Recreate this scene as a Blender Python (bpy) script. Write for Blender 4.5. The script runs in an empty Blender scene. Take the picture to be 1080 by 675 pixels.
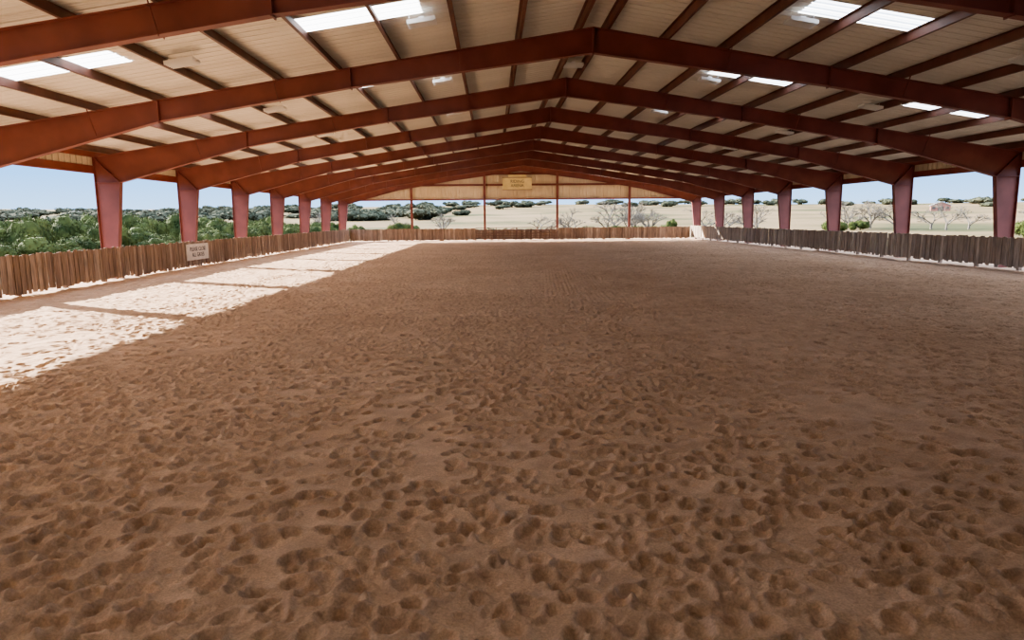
import bpy, bmesh, numpy as np, math, random
from mathutils import Matrix, Vector
random.seed(7); rng=np.random.default_rng(11)
scene=bpy.context.scene; COL=scene.collection
scene.view_settings.view_transform='AgX'
scene.view_settings.look='AgX - Medium High Contrast'
scene.view_settings.gamma=1.24
scene.view_settings.exposure=.42
# ------------------------------------------------------------------ layout (metres)
XL,XR=-13.5,18.7; XM=(XL+XR)/2; BAY=6.1; YE=60.43; Y0=YE-10*BAY
ZA=6.63; SL=0.1583; ZE=ZA-SL*(XR-XM)
FRAMES=[YE-BAY*k for k in range(11)]
def ztop(x): return ZA-SL*abs(x-XM)
BANDZ=3.6
# ------------------------------------------------------------------ materials
def new_mat(name):
    m=bpy.data.materials.new(name); m.use_nodes=True
    nt=m.node_tree; return m,nt,nt.nodes,nt.links,nt.nodes["Principled BSDF"]
def mat(name,c1,c2,scale=3.0,rough=.6,metal=0,stretch=(1,1,1),spec=.5,detail=5):
    m,nt,N,L,P=new_mat(name)
    tc=N.new("ShaderNodeNewGeometry"); mp=N.new("ShaderNodeMapping"); mp.inputs["Scale"].default_value=stretch
    L.new(tc.outputs["Position"],mp.inputs["Vector"])
    no=N.new("ShaderNodeTexNoise"); no.inputs["Scale"].default_value=scale; no.inputs["Detail"].default_value=detail
    L.new(mp.outputs[0],no.inputs["Vector"])
    r=N.new("ShaderNodeValToRGB"); r.color_ramp.elements[0].position=.35; r.color_ramp.elements[1].position=.65
    r.color_ramp.elements[0].color=(*c1,1); r.color_ramp.elements[1].color=(*c2,1)
    L.new(no.outputs["Fac"],r.inputs[0]); L.new(r.outputs[0],P.inputs["Base Color"])
    P.inputs["Roughness"].default_value=rough; P.inputs["Metallic"].default_value=metal
    P.inputs["Specular IOR Level"].default_value=spec
    return m
M_steel=mat("red_oxide_steel",(.165,.040,.034),(.225,.060,.050),1.5,.6)
M_purlin=mat("red_oxide_purlin",(.10,.038,.027),(.155,.056,.04),2,.55)
M_roof=mat("roof_sheet_underside",(.72,.69,.62),(.80,.77,.70),.6,.5,stretch=(.3,2,1))
M_side=mat("siding_sheet",(.64,.54,.40),(.74,.64,.49),.8,.5)
M_trim=mat("red_trim_metal",(.20,.043,.03),(.26,.058,.04),2,.5)
M_white=mat("white_enamel",(.80,.80,.79),(.86,.86,.85),4,.4)
M_dark=mat("dark_lettering",(.05,.04,.035),(.08,.06,.05),4,.6)
M_signy=mat("cream_sign_paint",(.72,.60,.33),(.82,.70,.41),3,.6)
M_signw=mat("white_sign_board",(.68,.62,.55),(.8,.75,.68),3,.6)
M_pipe=mat("rusty_pipe",(.15,.07,.05),(.22,.10,.07),6,.7)
M_bark=mat("grey_bark",(.10,.085,.07),(.17,.15,.125),5,.9,spec=.1)
M_leaf=mat("juniper_foliage",(.018,.030,.009),(.072,.088,.026),.9,.95,spec=.08)
M_leaf2=mat("sage_brush_foliage",(.06,.062,.03),(.12,.108,.055),.8,.95,spec=.08)
M_far=mat("distant_tree_foliage",(.04,.047,.030),(.08,.08,.052),.05,.95,spec=.05)
M_red=mat("barn_red_paint",(.26,.10,.07),(.30,.12,.09),1,.7)
M_galv=mat("galvanised_roof",(.30,.31,.32),(.38,.39,.40),1,.5)
m,nt,N,L,P=new_mat("fibreglass_skylight"); N.remove(P)
tr=N.new("ShaderNodeBsdfTranslucent"); tr.inputs[0].default_value=(.9,.9,.88,1)
df=N.new("ShaderNodeBsdfDiffuse"); df.inputs[0].default_value=(.8,.8,.78,1)
mx=N.new("ShaderNodeMixShader"); mx.inputs[0].default_value=.2
L.new(tr.outputs[0],mx.inputs[1]); L.new(df.outputs[0],mx.inputs[2]); L.new(mx.outputs[0],N["Material Output"].inputs[0]); M_sky=m
M_lens=mat("lamp_lens",(.7,.7,.68),(.8,.8,.78),5,.3)
def board_mat(name,cols):
    m,nt,N,L,P=new_mat(name)
    at=N.new("ShaderNodeAttribute"); at.attribute_name="board"
    r=N.new("ShaderNodeValToRGB"); cr=r.color_ramp
    for i,c in enumerate(cols):
        e=cr.elements[i] if i<2 else cr.elements.new(i/(len(cols)-1))
        e.position=i/(len(cols)-1); e.color=(*c,1)
    L.new(at.outputs["Fac"],r.inputs[0])
    g=N.new("ShaderNodeNewGeometry"); mp=N.new("ShaderNodeMapping"); mp.inputs["Scale"].default_value=(18,18,1.3)
    L.new(g.outputs["Position"],mp.inputs["Vector"])
    n=N.new("ShaderNodeTexNoise"); n.inputs["Scale"].default_value=1.6; n.inputs["Detail"].default_value=6; L.new(mp.outputs[0],n.inputs["Vector"])
    mr=N.new("ShaderNodeMapRange"); mr.inputs[1].default_value=.3; mr.inputs[2].default_value=.7; mr.inputs[3].default_value=.5; mr.inputs[4].default_value=1.35
    L.new(n.outputs["Fac"],mr.inputs[0])
    v=N.new("ShaderNodeVectorMath"); v.operation='SCALE'; L.new(r.outputs[0],v.inputs[0]); L.new(mr.outputs[0],v.inputs["Scale"])
    L.new(v.outputs[0],P.inputs["Base Color"]); P.inputs["Roughness"].default_value=.85
    b=N.new("ShaderNodeBump"); b.inputs["Strength"].default_value=.5; b.inputs["Distance"].default_value=.01
    L.new(n.outputs["Fac"],b.inputs["Height"]); L.new(b.outputs[0],P.inputs["Normal"])
    return m
M_bdL=board_mat("weathered_boards_warm",[(.18,.105,.068),(.35,.23,.155),(.26,.155,.105),(.48,.35,.26)])
M_bdR=board_mat("weathered_boards_grey",[(.20,.15,.115),(.36,.28,.22),(.27,.20,.155),(.50,.41,.33)])
# sand
m,nt,N,L,P=new_mat("arena_sand")
g=N.new("ShaderNodeNewGeometry")
n1=N.new("ShaderNodeTexNoise"); n1.inputs["Scale"].default_value=.35; n1.inputs["Detail"].default_value=6
n2=N.new("ShaderNodeTexNoise"); n2.inputs["Scale"].default_value=70; n2.inputs["Detail"].default_value=6; n2.inputs["Roughness"].default_value=.7
n4=N.new("ShaderNodeTexNoise"); n4.inputs["Scale"].default_value=3.2; n4.inputs["Detail"].default_value=7; n4.inputs["Roughness"].default_value=.7
for n in (n1,n2,n4): L.new(g.outputs["Position"],n.inputs["Vector"])
r=N.new("ShaderNodeValToRGB"); r.color_ramp.elements[0].position=.3; r.color_ramp.elements[1].position=.7
r.color_ramp.elements[0].color=(.53,.345,.228,1); r.color_ramp.elements[1].color=(.64,.43,.295,1)
L.new(n1.outputs["Fac"],r.inputs[0])
mr=N.new("ShaderNodeMapRange"); mr.inputs[1].default_value=.3; mr.inputs[2].default_value=.7; mr.inputs[3].default_value=.72; mr.inputs[4].default_value=1.22
L.new(n2.outputs["Fac"],mr.inputs[0])
mr4=N.new("ShaderNodeMapRange"); mr4.inputs[1].default_value=.35; mr4.inputs[2].default_value=.65; mr4.inputs[3].default_value=.82; mr4.inputs[4].default_value=1.14
L.new(n4.outputs["Fac"],mr4.inputs[0])
mm=N.new("ShaderNodeMath"); mm.operation='MULTIPLY'; L.new(mr.outputs[0],mm.inputs[0]); L.new(mr4.outputs[0],mm.inputs[1])
v=N.new("ShaderNodeVectorMath"); v.operation='SCALE'; L.new(r.outputs[0],v.inputs[0]); L.new(mm.outputs[0],v.inputs["Scale"])
L.new(v.outputs[0],P.inputs["Base Color"]); P.inputs["Roughness"].default_value=1.0
P.inputs["Specular IOR Level"].default_value=.1
b=N.new("ShaderNodeBump"); b.inputs["Strength"].default_value=.8; b.inputs["Distance"].default_value=.01
L.new(n2.outputs["Fac"],b.inputs["Height"]); L.new(b.outputs[0],P.inputs["Normal"]); M_sand=m
# grass land
m,nt,N,L,P=new_mat("dry_pasture")
g=N.new("ShaderNodeNewGeometry")
n1=N.new("ShaderNodeTexNoise"); n1.inputs["Scale"].default_value=.03; n1.inputs["Detail"].default_value=7
n2=N.new("ShaderNodeTexNoise"); n2.inputs["Scale"].default_value=1.2; n2.inputs["Detail"].default_value=6
for n in (n1,n2): L.new(g.outputs["Position"],n.inputs["Vector"])
r=N.new("ShaderNodeValToRGB"); cr=r.color_ramp; cr.elements[0].position=.36; cr.elements[0].color=(.06,.06,.027,1)
cr.elements[1].position=.62; cr.elements[1].color=(.18,.125,.068,1); e=cr.elements.new(.46); e.color=(.125,.093,.046,1)
L.new(n1.outputs["Fac"],r.inputs[0])
mr=N.new("ShaderNodeMapRange"); mr.inputs[3].default_value=.7; mr.inputs[4].default_value=1.25; L.new(n2.outputs["Fac"],mr.inputs[0])
v=N.new("ShaderNodeVectorMath"); v.operation='SCALE'; L.new(r.outputs[0],v.inputs[0]); L.new(mr.outputs[0],v.inputs["Scale"])
L.new(v.outputs[0],P.inputs["Base Color"]); P.inputs["Roughness"].default_value=1; P.inputs["Specular IOR Level"].default_value=.05; M_land=m
# ------------------------------------------------------------------ mesh helpers
class MB:
    def __init__(s): s.v=[];s.f=[];s.m=[]
    def quad(s,a,b,c,d,mi=0):
        i=len(s.v); s.v+=[tuple(a),tuple(b),tuple(c),tuple(d)]; s.f.append((i,i+1,i+2,i+3)); s.m.append(mi)
    def hexa(s,p,mi=0):
        i=len(s.v); s.v+=[tuple(q) for q in p]
        for f in ((0,3,2,1),(4,5,6,7),(0,1,5,4),(1,2,6,5),(2,3,7,6),(3,0,4,7)):
            s.f.append(tuple(i+k for k in f)); s.m.append(mi)
    def box(s,x0,x1,y0,y1,z0,z1,mi=0):
        s.hexa([(x0,y0,z0),(x1,y0,z0),(x1,y1,z0),(x0,y1,z0),(x0,y0,z1),(x1,y0,z1),(x1,y1,z1),(x0,y1,z1)],mi)
    def beam(s,a,b,w,h,mi=0,up=(0,0,1)):
        a=Vector(a);b=Vector(b);d=(b-a).normalized();u=Vector(up)
        if abs(d.dot(u))>.98:u=Vector((1,0,0))
        sd=d.cross(u).normalized()*w/2; uu=sd.cross(d).normalized()*h/2
        s.hexa([a-sd-uu,a+sd-uu,b+sd-uu,b-sd-uu,a-sd+uu,a+sd+uu,b+sd+uu,b-sd+uu],mi)
    def tube(s,a,b,r0,r1=None,n=8,mi=0):
        r1=r0 if r1 is None else r1
        a=Vector(a);b=Vector(b);d=(b-a).normalized();u=Vector((0,0,1)) if abs(d.z)<.9 else Vector((1,0,0))
        x=d.cross(u).normalized();y=d.cross(x);i=len(s.v)
        for k in range(n):
            t=2*math.pi*k/n; o=x*math.cos(t)+y*math.sin(t); s.v+=[tuple(a+o*r0),tuple(b+o*r1)]
        for k in range(n):
            j=(k+1)%n; s.f.append((i+2*k,i+2*j,i+2*j+1,i+2*k+1)); s.m.append(mi)
        s.f.append(tuple(i+2*k for k in range(n))); s.m.append(mi); s.f.append(tuple(i+2*k+1 for k in range(n))[::-1]); s.m.append(mi)
    def prism(s,poly,y0,y1,mi=0):
        n=len(poly);i=len(s.v)
        s.v+=[(x,y0,z) for x,z in poly]+[(x,y1,z) for x,z in poly]
        s.f.append(tuple(range(i,i+n)));s.f.append(tuple(range(i+2*n-1,i+n-1,-1)));s.m+=[mi,mi]
        for k in range(n):
            j=(k+1)%n;s.f.append((i+k,i+n+k,i+n+j,i+j));s.m.append(mi)
    def obj(s,name,mats,parent=None,fix=True):
        me=bpy.data.meshes.new(name); me.from_pydata(s.v,[],s.f); 
        for m in mats: me.materials.append(m)
        me.polygons.foreach_set("material_index",s.m)
        if fix:
            bm=bmesh.new();bm.from_mesh(me);bmesh.ops.recalc_face_normals(bm,faces=bm.faces);bm.to_mesh(me);bm.free()
        me.update(); o=bpy.data.objects.new(name,me); COL.objects.link(o)
        if parent:o.parent=parent
        return o
def empty(name):
    o=bpy.data.objects.new(name,None); COL.objects.link(o); return o
# ------------------------------------------------------------------ rigid frames
def side_pts(sg):
    W=XR-XM; P=lambda d,z:(XM+sg*d,z)
    outer=[P(W,-.3),P(W,ZE),P(0,ZA)]
    def under(d,dep): return P(d,ZA-SL*d-dep)
    inner=[P(W-.42,-.3),P(W-.84,ZE-.84),under(W-5.2,.50),under(6.1,.46),under(0,.60)]
    return outer,inner
def make_frame(y,idx,interior=True):
    b=MB()
    for sg in (-1,1):
        o,i=side_pts(sg)
        web=[[o[0],i[0],i[1],o[1]],[o[1],i[1],i[2],(i[2][0],ztop(i[2][0]))],
             [(i[2][0],ztop(i[2][0])),i[2],i[3],(i[3][0],ztop(i[3][0]))],[(i[3][0],ztop(i[3][0])),i[3],i[4],o[2]]]
        for w in web: b.prism(w,y-.006,y+.006)
        fl=.10
        def flange(p,q,t=.018):
            b.beam((p[0],y,p[1]),(q[0],y,q[1]),2*fl,t)
        for p,q in zip(o[:-1],o[1:]): flange(p,q)
        for p,q in zip(i[:-1],i[1:]): flange(p,q)
        flange(o[1],i[1],.014)
        flange((o[1][0],i[1][1]),i[1],.014)
        x=XM+sg*((XR-XM)-5.2); b.box(x-.012,x+.012,y-.12,y+.12,ztop(x)-.56,ztop(x)+.0)
        x=XM+sg*6.1; b.box(x-.012,x+.012,y-.12,y+.12,ztop(x)-.50,ztop(x))
        b.box(min(o[0][0],i[0][0])-.05,max(o[0][0],i[0][0])+.05,y-.15,y+.15,-.04,-.02)
        if interior:
            for k in (2,5,8):
                d=.35+1.52*k; x=XM+sg*d; dep=.5 if d<11 else .6
                for s in (-1,1):
                    b.beam((x+.03,y+s*.08,ztop(x)-dep),(x+.03,y+s*.42,ztop(x)+.04),.045,.006,up=(1,0,0))
    b.box(XM-.02,XM+.02,y-.12,y+.12,ZA-.64,ZA)
    return b.obj("steel_portal_frame",[M_steel])
frames=[make_frame(y,i,i not in(0,10)) for i,y in enumerate(FRAMES)]
# ------------------------------------------------------------------ purlins
b=MB()
def purlin(x,z,sg):
    y0,y1=Y0-.1,YE+.1; t=.004
    b.box(x-t/2,x+t/2,y0,y1,z,z+.2)
    b.box(x,x+.07,y0,y1,z,z+t); b.box(x-.07,x,y0,y1,z+.2-t,z+.2)
    b.box(x+.066,x+.07,y0,y1,z,z+.02)
for sg in (-1,1):
    for k in range(11):
        d=.35+1.52*k; x=XM+sg*d
        if d<16: purlin(x,ztop(x)+.005,sg)
b.obj("roof_purlins",[M_purlin])
# ------------------------------------------------------------------ ribbed sheets
PITCH=.305
PROF=[(0,0),(.065,0),(.075,.009),(.09,.009),(.10,0),(.145,0),(.155,.009),(.17,.009),(.18,0),(.222,0),(.24,.05),(.28,.05),(.305,0)]
sky_d=[(4.0,6.6),(10.1,12.7)]
rb=MB(); sk=MB()
ns=int((YE-Y0+.6)/PITCH)
ys0=Y0-.3
for k in range(ns):
    ya=ys0+k*PITCH; yc=ya+PITCH/2
    inbay=min(abs(yc-(F-BAY/2)) for F in FRAMES[:-1])<.46
    for sg in (-1,1):
        D=XR-XM+.12; cuts=[0]+([c for s in sky_d for c in s] if inbay else [])+[D]
        for j in range(len(cuts)-1):
            d0,d1=cuts[j],cuts[j+1]; tgt=sk if (inbay and j%2==1) else rb
            for (u0,h0),(u1,h1) in zip(PROF[:-1],PROF[1:]):
                P=lambda u,h,d:(XM+sg*d,ya+u,ZA-SL*d+.215+h)
                tgt.quad(P(u0,h0,d0),P(u1,h1,d0),P(u1,h1,d1),P(u0,h0,d1))
rb.quad((XM-.3,ys0,ZA+.28-.3*SL),(XM,ys0,ZA+.29),(XM,YE+.3,ZA+.29),(XM-.3,YE+.3,ZA+.28-.3*SL))
rb.quad((XM+.3,ys0,ZA+.28-.3*SL),(XM,ys0,ZA+.29),(XM,YE+.3,ZA+.29),(XM+.3,YE+.3,ZA+.28-.3*SL))
roof=rb.obj("ceiling",[M_roof],fix=False)
sk.obj("roof_skylights",[M_sky],fix=False)
def band(name,x):
    w=MB(); n=int((YE-Y0)/PITCH)+1; sg=-1 if x<XM else 1
    for k in range(n):
        ya=Y0+k*PITCH
        for (u0,h0),(u1,h1) in zip(PROF[:-1],PROF[1:]):
            if ya+u1>YE+.1: continue
            w.quad((x+sg*h0,ya+u0,BANDZ),(x+sg*h1,ya+u1,BANDZ),(x+sg*h1,ya+u1,ZE+.2),(x+sg*h0,ya+u0,ZE+.2))
    w.box(x-.06,x+.06,Y0,YE,BANDZ-.06,BANDZ+.0,1)
    w.box(x-sg*.02-.004,x-sg*.02+.004,Y0,YE,BANDZ,BANDZ+.2,1)
    w.box(x-.1,x+.1,Y0,YE,ZE+.0,ZE+.2,1)
    w.box(min(x+sg*.06,x+sg*.2),max(x+sg*.06,x+sg*.2),Y0-.2,YE+.2,ZE+.06,ZE+.2,1)
    w.obj(name,[M_side,M_trim],fix=False)
band("wall_left",XL-.03); band("wall_right",XR+.03)
def gable(name,y,sg,zb=BANDZ):
    w=MB(); n=int((XR-XL)/PITCH)+1
    for k in range(n):
        xa=XL+k*PITCH
        for (u0,h0),(u1,h1) in zip(PROF[:-1],PROF[1:]):
            x0,x1=xa+u0,xa+u1
            if x1>XR+.01: continue
            w.quad((x0,y+sg*h0,zb),(x1,y+sg*h1,zb),(x1,y+sg*h1,ztop(x1)+.21),(x0,y+sg*h0,ztop(x0)+.21))
    w.box(XL,XR,y-sg*.1-.05,y-sg*.1+.05,BANDZ-.08,BANDZ+.04,1)
    for z in (4.75,5.7):
        hw=(ZA-z)/SL
        w.box(max(XL,XM-hw),min(XR,XM+hw),y-sg*.12-.003,y-sg*.12+.003,z,z+.18,2)
        w.box(max(XL,XM-hw),min(XR,XM+hw),y-sg*.12-.06,y-sg*.12,z,z+.006,2)
    for d in (-9.66,-3.22,3.22,9.66):
        x=XM+d; zt=ztop(x)
        w.box(x-.1,x+.1,y-sg*.3-.005,y-sg*.3+.005,-.1,zt,2)
        w.box(x-.1,x+.1,y-sg*.16-.005,y-sg*.16+.005,-.1,zt,2)
        w.box(x-.004,x+.004,min(y-sg*.3,y-sg*.16),max(y-sg*.3,y-sg*.16),-.1,zt,2)
    w.obj(name,[M_side,M_trim,M_steel],fix=False)
gable("wall_far",YE+.15,1); gable("wall_back_light_block",Y0-.15,-1,0)  # back wall unseen; its siding is closed to the ground to block rear light
# ------------------------------------------------------------------ fences
def fence(name,p0,p1,nrm,material,zb=.05,top=1.05):
    p0=Vector(p0);p1=Vector(p1);d=(p1-p0);Ln=d.length;d.normalize();n=Vector(nrm)
    V=[];F=[];A=[];Z=Vector((0,0,1))
    def bx(c,w,t,z0,z1,lean,val,tz=0):
        i=len(V)
        for z,off in ((z0,0),(z1,lean)):
            for a,bq in ((-w/2,-t/2),(w/2,-t/2),(w/2,t/2),(-w/2,t/2)):
                zz=z+(tz*a/w if z==z1 else 0)
                V.append(tuple(c+d*(a+off)+n*bq+Z*zz))
        for f in ((0,3,2,1),(4,5,6,7),(0,1,5,4),(1,2,6,5),(2,3,7,6),(3,0,4,7)): F.append(tuple(i+k for k in f)); A.append(val)
    s=0;kk=0
    while s<Ln:
        w=random.uniform(.10,.20);kk+=1
        c=p0+d*(s+w/2)+n*(random.uniform(-.001,.001)+(.011 if kk%2 else -.011))
        bx(c,w,.020,zb+random.uniform(-.05,.06),top+random.uniform(-.03,.03),random.uniform(-.014,.014),random.random(),random.uniform(-.02,.02))
        s+=w-random.choice((.01,.02,.03,.03,-.004))
    def rail(z,off,val):
        i=len(V)
        for q in (p0+n*off,p1+n*off):
            for dn,dz in ((-.025,-.05),(.025,-.05),(.025,.05),(-.025,.05)): V.append(tuple(q+n*dn+Z*(z+dz)))
        for f in ((0,1,2,3),(7,6,5,4),(0,4,5,1),(1,5,6,2),(2,6,7,3),(3,7,4,0)): F.append(tuple(i+k for k in f)); A.append(val)
    rail(.28,-.055,.2); rail(.85,-.055,.3)
    k=0
    while k<=Ln:
        bx(p0+d*k-n*.13,.11,.11,-.2,top-.02,0,.15); k+=2.035
    me=bpy.data.meshes.new(name); me.from_pydata(V,[],F); me.materials.append(material)
    at=me.attributes.new("board","FLOAT","FACE"); at.data.foreach_set("value",A)
    bm=bmesh.new();bm.from_mesh(me);bmesh.ops.recalc_face_normals(bm,faces=bm.faces);bm.to_mesh(me);bm.free()
    o=bpy.data.objects.new(name,me);COL.objects.link(o);return o
FXL,FXR=XL+.95,XR-.95
fence("board_fence",(FXL,Y0+.5,0),(FXL,YE-.5,0),(1,0,0),M_bdL,top=1.07)
fence("board_fence",(FXR,Y0+.5,0),(FXR,YE-.5,0),(-1,0,0),M_bdR,zb=.12,top=1.12)
GX0,GX1=-1.45,5.8
fence("board_fence",(FXL+.1,YE-.5,0),(GX0-.1,YE-.5,0),(0,-1,0),M_bdL)
fence("board_fence",(GX1+.1,YE-.5,0),(FXR-.1,YE-.5,0),(0,-1,0),M_bdL)
gt=empty("arena_gate")
b=MB(); yg=YE-.56; gm=(GX0+GX1)/2
for a,c in ((GX0+.05,gm-.03),(gm+.03,GX1-.05)):
    for z in (.18,.4,.62,.84,1.1): b.tube((a,yg,z),(c,yg,z),.026)
    for x in (a,(a+c)/2,c): b.tube((x,yg,.12),(x,yg,1.12),.03)
    b.tube((a,yg,.18),(c,yg,1.1),.02)
b.obj("pipe_rails",[M_pipe],gt)
o=fence("gate_boards",(GX0,YE-.46,0),(GX1,YE-.46,0),(0,-1,0),M_bdL,top=.95); o.parent=gt
# ------------------------------------------------------------------ light fixtures
def fixture():
    b=MB()
    b.box(-.30,.30,-.19,.19,0,.05); 
    for k in range(5):
        y=-.15+.075*k; b.box(-.28,.28,y-.022,y+.022,-.02,0,1)
    for y in (-.188,-.112,-.037,.037,.112,.188): b.box(-.3,.3,y-.006,y+.006,-.035,0)
    b.box(-.06,.06,-.07,.07,.05,.11)
    for x in (-.25,.25): b.tube((x,0,.05),(x,0,.24),.005,n=5)
    return b
fme=None
for k,F in enumerate(FRAMES[:-1]):
    for dx in (-9,-4,0,4,9):
        if dx==0 and k%2: continue
        x=XM+dx; y=F-BAY/2+(.15 if dx else 1.0); z=ztop(x)-.03
        if fme is None:
            o=fixture().obj("high_bay_light",[M_white,M_lens]); fme=o.data
        else:
            o=bpy.data.objects.new("high_bay_light",fme); COL.objects.link(o)
        o.location=(x,y,z); o.rotation_euler=(0,math.atan(SL)*(1 if dx>0 else -1 if dx<0 else 0),0)
# ------------------------------------------------------------------ signs
def text(body,size,loc,rot,material,parent,name):
    t=bpy.data.curves.new(name,"FONT"); t.body=body; t.size=size; t.align_x='CENTER'; t.align_y='CENTER'; t.extrude=.004
    t.materials.append(material); o=bpy.data.objects.new(name,t); COL.objects.link(o); o.location=loc; o.rotation_euler=rot; o.parent=parent
s=empty("gable_name_sign"); b=MB()
b.box(XM-1.6,XM+.95,YE-.22,YE-.17,4.42,5.42); b.box(XM-1.64,XM+.99,YE-.21,YE-.18,4.38,4.42,1); b.box(XM-1.64,XM+.99,YE-.21,YE-.18,5.42,5.46,1)
b.box(XM-1.1,XM+.45,YE-.21,YE-.17,5.5,5.68,0)
b.obj("sign_board",[M_signy,M_pipe],s)
text("RIDING\nARENA",.36,(XM-.32,YE-.225,4.92),(math.pi/2,0,0),M_dark,s,"lettering")
s=empty("fence_notice_sign"); b=MB(); ysg=29.0
b.box(FXL+.05,FXL+.08,ysg-1.05,ysg+1.05,.30,.97); b.box(FXL+.03,FXL+.05,ysg-.9,ysg-.8,.1,1.0,1); b.box(FXL+.03,FXL+.05,ysg+.8,ysg+.9,.1,1.0,1)
b.obj("sign_board",[M_signw,M_pipe],s)
text("PLEASE CLOSE\nALL GATES",.24,(FXL+.085,ysg,.63),(math.pi/2,0,math.pi/2),M_dark,s,"lettering")
# ------------------------------------------------------------------ sand floor
RS=.015; gx0,gx1,gy0,gy1=-14.6,19.8,-2.2,62.0
NX=int((gx1-gx0)/RS);NY=int((gy1-gy0)/RS)
def vnoise(cell,amp,cx=None):
    cx=cx or cell
    nx=int((gx1-gx0)/cx)+3; ny=int((gy1-gy0)/cell)+3
    G=rng.standard_normal((ny,nx)).astype(np.float32)
    tx=np.arange(NX)*RS/cx; ix=tx.astype(int); fx=(tx-ix).astype(np.float32); fx=fx*fx*(3-2*fx)
    A=G[:,ix]*(1-fx)+G[:,ix+1]*fx
    ty=np.arange(NY)*RS/cell; iy=ty.astype(int); fy=(ty-iy).astype(np.float32); fy=(fy*fy*(3-2*fy))[:,None]
    return (A[iy]*(1-fy)+A[iy+1]*fy)*amp
H=vnoise(.5,.010)+vnoise(.22,.008)+vnoise(.1,.0045)
yy=(gy0+np.arange(NY)*RS)[:,None].astype(np.float32); xx=(gx0+np.arange(NX)*RS)[None].astype(np.float32)
rad=np.sqrt((xx-26)**2+(yy+30)**2); msk=np.clip(vnoise(3.0,1)*.8+.1,0,1)
H+=(.005*msk*np.sin(rad*2*np.pi/.09)).astype(np.float32)
def rake(cx,cy,ang,w,l,amp):
    c,s=math.cos(ang),math.sin(ang); R_=max(w,l)*1.6
    i0=max(0,int((cy-R_-gy0)/RS)); i1=min(NY,int((cy+R_-gy0)/RS)); j0=max(0,int((cx-R_-gx0)/RS)); j1=min(NX,int((cx+R_-gx0)/RS))
    X=xx[:,j0:j1]-cx; Y=yy[i0:i1]-cy
    a=X*c+Y*s; bb=-X*s+Y*c
    H[i0:i1,j0:j1]+=(amp*np.exp(-(a/l)**4-(bb/w)**4)*np.sin(bb*2*np.pi/.11)).astype(np.float32)
for cx,cy,ang,w,l in ((-2.9,10.5,1.15,.9,3),(-4.5,8.6,.9,.8,2.2),(-.6,12,1.3,.7,3),(4.5,14,1.7,.9,4),(7.5,9.5,2.0,.8,3),(-4.2,5.6,.4,.6,2),(2.5,20,1.5,1.2,6),(9,18,1.9,1.2,5)):
    rake(cx,cy,ang,w,l,.011)
rad=np.sqrt((xx+9)**2+(yy-9)**2)
H+=(.018*np.exp(-((rad%2.9)/.07)**2)).astype(np.float32)
dens=np.clip(vnoise(2.6,.4)+.85,.35,1)
def stamp(x,y,th,la,lb,d):
    Rr=int(.17/RS); cx=int((x-gx0)/RS); cy=int((y-gy0)/RS)
    if cx<Rr or cy<Rr or cx>=NX-Rr or cy>=NY-Rr: return
    j=(np.arange(cx-Rr,cx+Rr+1)*RS+gx0-x)[None]; i=(np.arange(cy-Rr,cy+Rr+1)*RS+gy0-y)[:,None]
    c,s=math.cos(th),math.sin(th); a=(j*c+i*s)/la; bb=(-j*s+i*c)/lb
    r=np.sqrt(a*a+bb*bb)+1e-5
    k=-d*np.exp(-(r/.98)**5)*(1+.3*a/np.maximum(r,.3)) + d*.42*np.exp(-((r-1.34)/.25)**2)*(1-.5*a/r)
    w=np.exp(-(r/1.25)**6)*.85
    S=H[cy-Rr:cy+Rr+1,cx-Rr:cx+Rr+1]; S*=(1-w); S+=k
def inside(x,y): return FXL+.25<x<FXR-.25 and Y0<y<YE-.7
cnt=0
def rnd_prints(n,near,dmin,dmax,qa=.6,qb=1.05):
    for t in range(n):
        x=random.uniform(FXL+.3,FXR-.3); y=random.uniform(-1,59) if random.random()>near else random.uniform(0,14)
        ci,cj=int((y-gy0)/RS),int((x-gx0)/RS)
        if random.random()<dens[ci,cj]: q=random.uniform(qa,qb); stamp(x,y,random.uniform(0,6.28),.066*q,.053*q,random.uniform(dmin,dmax)*(.6 if x<-6 else 1))
def walk(x,y,th,n,step,curv,lat=.10,force=False):
    global cnt
    side=1
    for s_ in range(n):
        x+=math.cos(th)*step;y+=math.sin(th)*step;th+=curv*.5+random.gauss(0,.03);side=-side
        if not inside(x,y): break
        ci,cj=int((y-gy0)/RS),int((x-gx0)/RS)
        if not force and random.random()>dens[ci,cj]+(.2 if y<9 else 0): continue
        px=x-math.sin(th)*lat*side+random.gauss(0,.03);py=y+math.cos(th)*lat*side+random.gauss(0,.03)
        q=random.uniform(.72,1.08)
        stamp(px,py,th+random.gauss(0,.3),.067*q,.053*q,random.uniform(.032,.058)*(.6 if px<-6 else 1)); cnt+=1
rnd_prints(17000,.35,.012,.030,.5,1.0)
for t in range(1150):
    x=random.uniform(FXL,FXR); y=random.uniform(-1,59) if t>450 else random.uniform(-1,16)
    th=random.gauss(math.pi/2,.5) if random.random()<.6 else random.uniform(0,2*math.pi)
    if random.random()<.5: th+=math.pi
    walk(x,y,th,random.randint(20,80),.29,random.gauss(0,.04))
for x0,th in ((.9,1.62),(1.15,1.6),(.4,1.72),(2.2,1.45),(2.4,1.44),(-1.2,1.75),(4.2,1.2),(-.4,1.5),(5.5,1.75),(-3,1.4)):
    for k in range(2): walk(x0+random.gauss(0,.06),2.2,th+random.gauss(0,.02),140,.24,random.gauss(0,.004),.08,True)
print("prints",cnt)
H=.058*np.tanh(H/.058)
H=H.astype(np.float32)+vnoise(6,.018)+vnoise(1.7,.010)+vnoise(.045,.0018)
def axis(segs):
    out=[segs[0][0]]
    for a,b_,st in segs:
        n=max(1,int(round((b_-a)/st))); out+=list(a+(b_-a)*np.arange(1,n+1)/n)
    return np.array(out)
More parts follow.
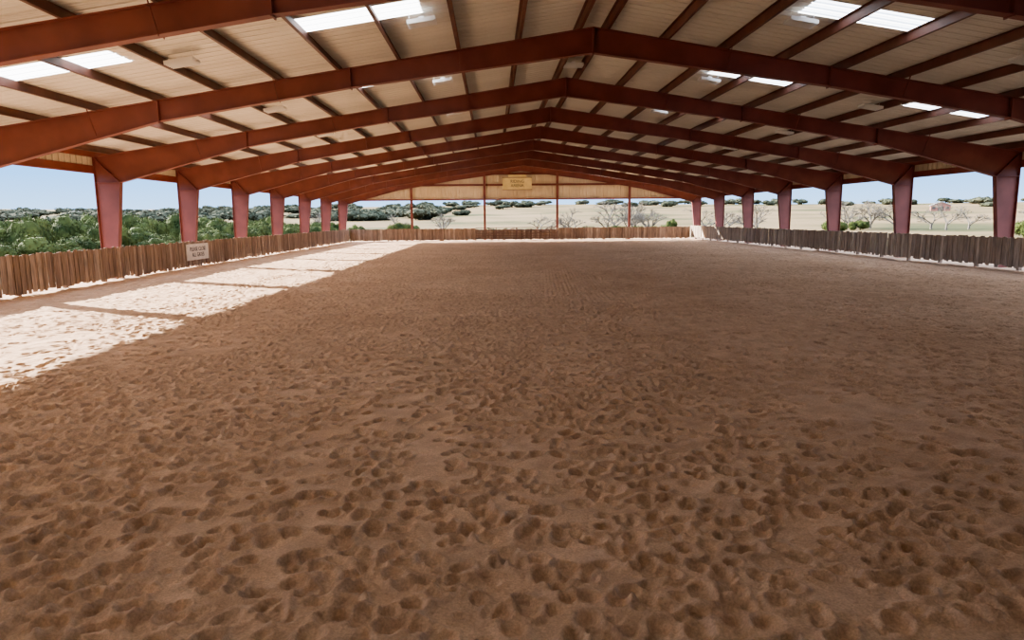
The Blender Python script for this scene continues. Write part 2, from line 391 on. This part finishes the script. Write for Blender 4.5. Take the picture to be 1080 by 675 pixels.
ay=axis([(-2,1.5,.15),(1.5,9,.015),(9,16,.022),(16,28,.04),(28,61.6,.10)])
ax=axis([(-14.4,-7.5,.035),(-7.5,8.2,.0165),(8.2,19.6,.035)])
fx=(ax-gx0)/RS; fy=(ay-gy0)/RS; ix=np.clip(fx.astype(int),0,NX-2); iy=np.clip(fy.astype(int),0,NY-2)
wx=(fx-ix)[None]; wy=(fy-iy)[:,None]
Z=(H[np.ix_(iy,ix)]*(1-wx)+H[np.ix_(iy,ix+1)]*wx)*(1-wy)+(H[np.ix_(iy+1,ix)]*(1-wx)+H[np.ix_(iy+1,ix+1)]*wx)*wy
nx,ny=len(ax),len(ay)
co=np.empty((ny,nx,3),np.float32); co[...,0]=ax[None]; co[...,1]=ay[:,None]; co[...,2]=Z
me=bpy.data.meshes.new("floor"); me.vertices.add(nx*ny); me.vertices.foreach_set("co",co.ravel())
I=np.arange(nx*ny).reshape(ny,nx); q=np.stack([I[:-1,:-1],I[:-1,1:],I[1:,1:],I[1:,:-1]],-1).reshape(-1,4).astype(np.int32)
me.loops.add(q.size); me.loops.foreach_set("vertex_index",q.ravel()); me.polygons.add(len(q))
me.polygons.foreach_set("loop_start",np.arange(len(q),dtype=np.int32)*4); me.polygons.foreach_set("loop_total",np.full(len(q),4,np.int32))
me.polygons.foreach_set("use_smooth",np.ones(len(q),bool)); me.update(calc_edges=True); me.validate(); me.materials.append(M_sand)
o=bpy.data.objects.new("floor",me);COL.objects.link(o)
# ------------------------------------------------------------------ terrain
def tz(x,y):
    dx=max(XL-2-x,0,x-XR-2); dy=max(-4-y,0,y-YE-2); r=math.hypot(dx,dy)
    z=-.12
    if r>0:
        base=-.12-.55*min(1,r/25)
        rise=max(0,(r-70))/430
        z=base+12.0*min(1,rise)**1.1*(1+.15*math.sin(x*.011+1)+.10*math.sin(y*.017+x*.006))
        z+=.12*math.sin(x*.21)*math.sin(y*.17)*min(1,r/10)
    return z
V=[];F=[]
rr=[0,8,16,20,25,30,35,40,45,50,55,60,65,70,80,90,100,115,130,150,175,200,230,265,300,350,400,460,520,600,750,1000,1600]
nth=180
for r_ in rr:
    for k in range(nth):
        t=2*math.pi*k/nth; x=XM+r_*math.cos(t); y=30+r_*1.25*math.sin(t); V.append((x,y,tz(x,y)-(.1 if r_<8 else 0)))
for a in range(len(rr)-1):
    for k in range(nth):
        j=(k+1)%nth; F.append((a*nth+k,a*nth+j,(a+1)*nth+j,(a+1)*nth+k))
me=bpy.data.meshes.new("pasture_ground");me.from_pydata(V,[],F);me.materials.append(M_land)
me.polygons.foreach_set("use_smooth",[True]*len(F)); o=bpy.data.objects.new("ground",me);COL.objects.link(o)
# ------------------------------------------------------------------ vegetation
def bush_mesh(name,material,n=2600,lobes=9,leaf=.09,seed=0):
    r=np.random.default_rng(seed); V=[];F=[]
    cs=[(r.uniform(-.55,.55),r.uniform(-.55,.55),r.uniform(.3,.68),r.uniform(.25,.42)) for _ in range(lobes)]
    for k in range(n):
        c=cs[r.integers(lobes)]; d=r.normal(size=3); d/=np.linalg.norm(d); rad=c[3]*r.uniform(.75,1.08)
        p=np.array(c[:3])+d*rad*np.array([1,1,.95])
        if p[2]<.02:p[2]=r.uniform(.02,.15)
        nrm=d+r.normal(size=3)*.6; nrm/=np.linalg.norm(nrm)
        u=np.cross(nrm,[0,0,1.01]);u/=np.linalg.norm(u)+1e-6;w=np.cross(nrm,u); s=leaf*r.uniform(.5,1.3)
        i=len(V); V+=[tuple(p-u*s*.6),tuple(p-w*s*.8),tuple(p+u*s*.6),tuple(p+w*s*1.3)]; F.append((i,i+1,i+2,i+3))
    bm=bmesh.new()
    for c in cs:
        g=bmesh.ops.create_icosphere(bm,subdivisions=2,radius=c[3]*.84)
        for v in g['verts']: v.co=v.co*(1+random.uniform(-.12,.12))+Vector(c[:3])
    bmesh.ops.create_cone(bm,segments=6,radius1=.07,radius2=.04,depth=.5,matrix=Matrix.Translation((0,0,.2)))
    i0=len(V); bm.verts.ensure_lookup_table(); V+=[tuple(v.co) for v in bm.verts]; F+=[tuple(i0+v.index for v in f.verts) for f in bm.faces]; bm.free()
    me=bpy.data.meshes.new(name);me.from_pydata(V,[],F);me.materials.append(material);return me
def tree_mesh(name,seed):
    r=random.Random(seed); b=MB()
    def br(p,d,l,w,dep):
        q=p+d*l; b.tube(p,q,w,w*.7,n=4 if dep<5 else 5)
        if dep==0:return
        for k in range(3 if dep>1 else 4):
            nd=(d+Vector((r.gauss(0,.5),r.gauss(0,.5),r.gauss(.05,.3)))).normalized()
            br(p+d*l*r.uniform(.6,1),nd,l*r.uniform(.6,.85),w*.6,dep-1)
    br(Vector((0,0,-.1)),Vector((.05,0,1)),.28,.03,5)
    o=b.obj(name,[M_bark],fix=False); me=o.data; bpy.data.objects.remove(o); return me
JB=[bush_mesh("juniper_%d"%i,M_leaf,seed=i,leaf=.035,n=7500,lobes=13) for i in range(3)]
SB=[bush_mesh("sage_%d"%i,M_leaf2,n=1500,lobes=7,seed=10+i) for i in range(2)]
FT=[bush_mesh("woods_%d"%i,M_far,n=500,lobes=8,leaf=.12,seed=20+i) for i in range(3)]
TR=[tree_mesh("bare_oak_%d"%i,i) for i in range(3)]
def put(par,me,x,y,w,h,sink=.04):
    o=bpy.data.objects.new(me.name,me);COL.objects.link(o);o.parent=par
    o.location=(x,y,tz(x,y)-sink*h);o.scale=(w,w,h);o.rotation_euler=(0,0,random.uniform(0,6.28))
jt=empty("juniper_thicket"); sb=empty("sage_brush"); wd=empty("distant_woodland"); ot=empty("bare_oak_grove")
for k in range(240):
    y=random.uniform(14,84); x=XL-random.uniform(4.5,38)
    w=random.uniform(1.2,2.1)
    put(jt,random.choice(JB),x,y,w,random.uniform(1.6,2.8)*(1 if x<XL-8 else .8))
for k in range(70):
    y=random.uniform(60,130); x=random.uniform(-90,-28); put(jt,random.choice(JB),x,y,random.uniform(1.5,2.6),random.uniform(1.6,2.8))
for k in range(50):
    y=random.uniform(10,100); x=XL-random.uniform(3.5,60); put(sb,random.choice(SB),x,y,random.uniform(.8,1.5),random.uniform(.7,1.5))
for k in range(20):
    x=random.choice((random.uniform(-26,-4),random.uniform(-26,-4),random.uniform(12,22))); y=random.uniform(68,100); put(jt,random.choice(JB),x,y,random.uniform(1.1,2),random.uniform(1.2,2.0))
for k in range(18):
    x=random.uniform(-25,35); y=random.uniform(66,130); put(sb,random.choice(SB),x,y,random.uniform(.8,1.8),random.uniform(.6,1.3))
for k in range(6):
    x=random.uniform(34,90); y=random.uniform(70,150); put(jt,random.choice(JB),x,y,random.uniform(1.3,2.4),random.uniform(1.4,2.2))
for x,y,h in ((34,95,7),(26,100,6.5),(18,100,7),(12,105,6.5),(22,112,7.5),(70,118,8),(78,112,7),(62,120,7.5),(46,130,7),(-12,115,6),(-30,130,6),(90,105,7)):
    for j in range(3): put(ot,random.choice(TR),x+random.uniform(-5,5),y+random.uniform(-4,4),h*random.uniform(.9,1.2),h*random.uniform(.75,.95),0)
for k in range(560):
    t=random.uniform(math.radians(25),math.radians(155)); r_=random.choice((200,260,330,400,440,440))*random.uniform(.9,1.1)
    x=XM+r_*math.cos(t); y=30+r_*math.sin(t)
    if x>-10 and (random.random()<.45 or r_<340): continue
    if math.hypot(x+150,y-250)<14 or math.hypot(x-160,y-240)<25: continue
    put(wd,random.choice(FT),x,y,random.uniform(4,9),random.uniform(2.2,4.2))
def barn(name,x,y,w,d,h,rot,mw):
    p=empty(name); b=MB(); b.box(-w/2,w/2,-d/2,d/2,0,h,0)
    b.prism([(-w/2,h),(w/2,h),(0,h+w*.2)],-d/2,d/2,0)
    b.beam((-w/2-.3,0,h-.1),(0,0,h+w*.2+.1),d+.6,.12,1); b.beam((w/2+.3,0,h-.1),(0,0,h+w*.2+.1),d+.6,.12,1)
    b.box(-.9,.9,-d/2-.04,-d/2,0,h*.8,2)
    for q in (-w*.35,w*.35): b.box(q-.5,q+.5,-d/2-.03,-d/2,h*.4,h*.75,2)
    o=b.obj("building_body",[mw,M_galv,M_dark],p); p.location=(x,y,tz(x,y)-.2); p.rotation_euler=(0,0,rot)
barn("red_barn",161,240,6,4,2.2,-.5,M_red)
barn("farm_shed",149,242,4,3,1.5,-.5,M_white)
barn("white_farmhouse",-150,250,6,5,2,.5,M_white)
# ------------------------------------------------------------------ light
sd=Vector((7.95,-4.9,-3.6)).normalized()
sl=bpy.data.lights.new("sun","SUN"); sl.energy=23; sl.angle=math.radians(.6); sl.color=(1,.93,.82)
so=bpy.data.objects.new("sun",sl);COL.objects.link(so);so.rotation_euler=sd.to_track_quat('-Z','Y').to_euler(); so.location=(-60,40,40)
w=bpy.data.worlds.new("sky");scene.world=w;w.use_nodes=True;N=w.node_tree.nodes;L=w.node_tree.links;bg=N["Background"]
tc=N.new("ShaderNodeTexCoord");sx=N.new("ShaderNodeSeparateXYZ");L.new(tc.outputs["Generated"],sx.inputs[0])
r=N.new("ShaderNodeValToRGB");cr=r.color_ramp;cr.elements[0].position=0;cr.elements[0].color=(.17,.27,.40,1);cr.elements[1].position=1;cr.elements[1].color=(.5,.65,.95,1)
for p_,c in ((.06,(.085,.20,.40)),(.16,(.14,.28,.5)),(.32,(.80,.88,1))):
    e=cr.elements.new(p_);e.color=(*c,1)
L.new(sx.outputs["Z"],r.inputs[0]);L.new(r.outputs[0],bg.inputs[0]);bg.inputs[1].default_value=3.3
# ------------------------------------------------------------------ camera
pitch,yaw,roll,f=.1505,.0284,-.0087,708.8
cd=bpy.data.cameras.new("camera");cd.sensor_width=36;cd.lens=f/1080*36;cd.clip_end=5000;cd.clip_start=.05
cam=bpy.data.objects.new("camera",cd);COL.objects.link(cam)
Mx=Matrix.Rotation(-yaw,4,'Z')@Matrix.Rotation(math.pi/2-pitch,4,'X')@Matrix.Rotation(roll,4,'Z')
cam.matrix_world=Matrix.Translation((0,0,1.924))@Mx
scene.camera=cam
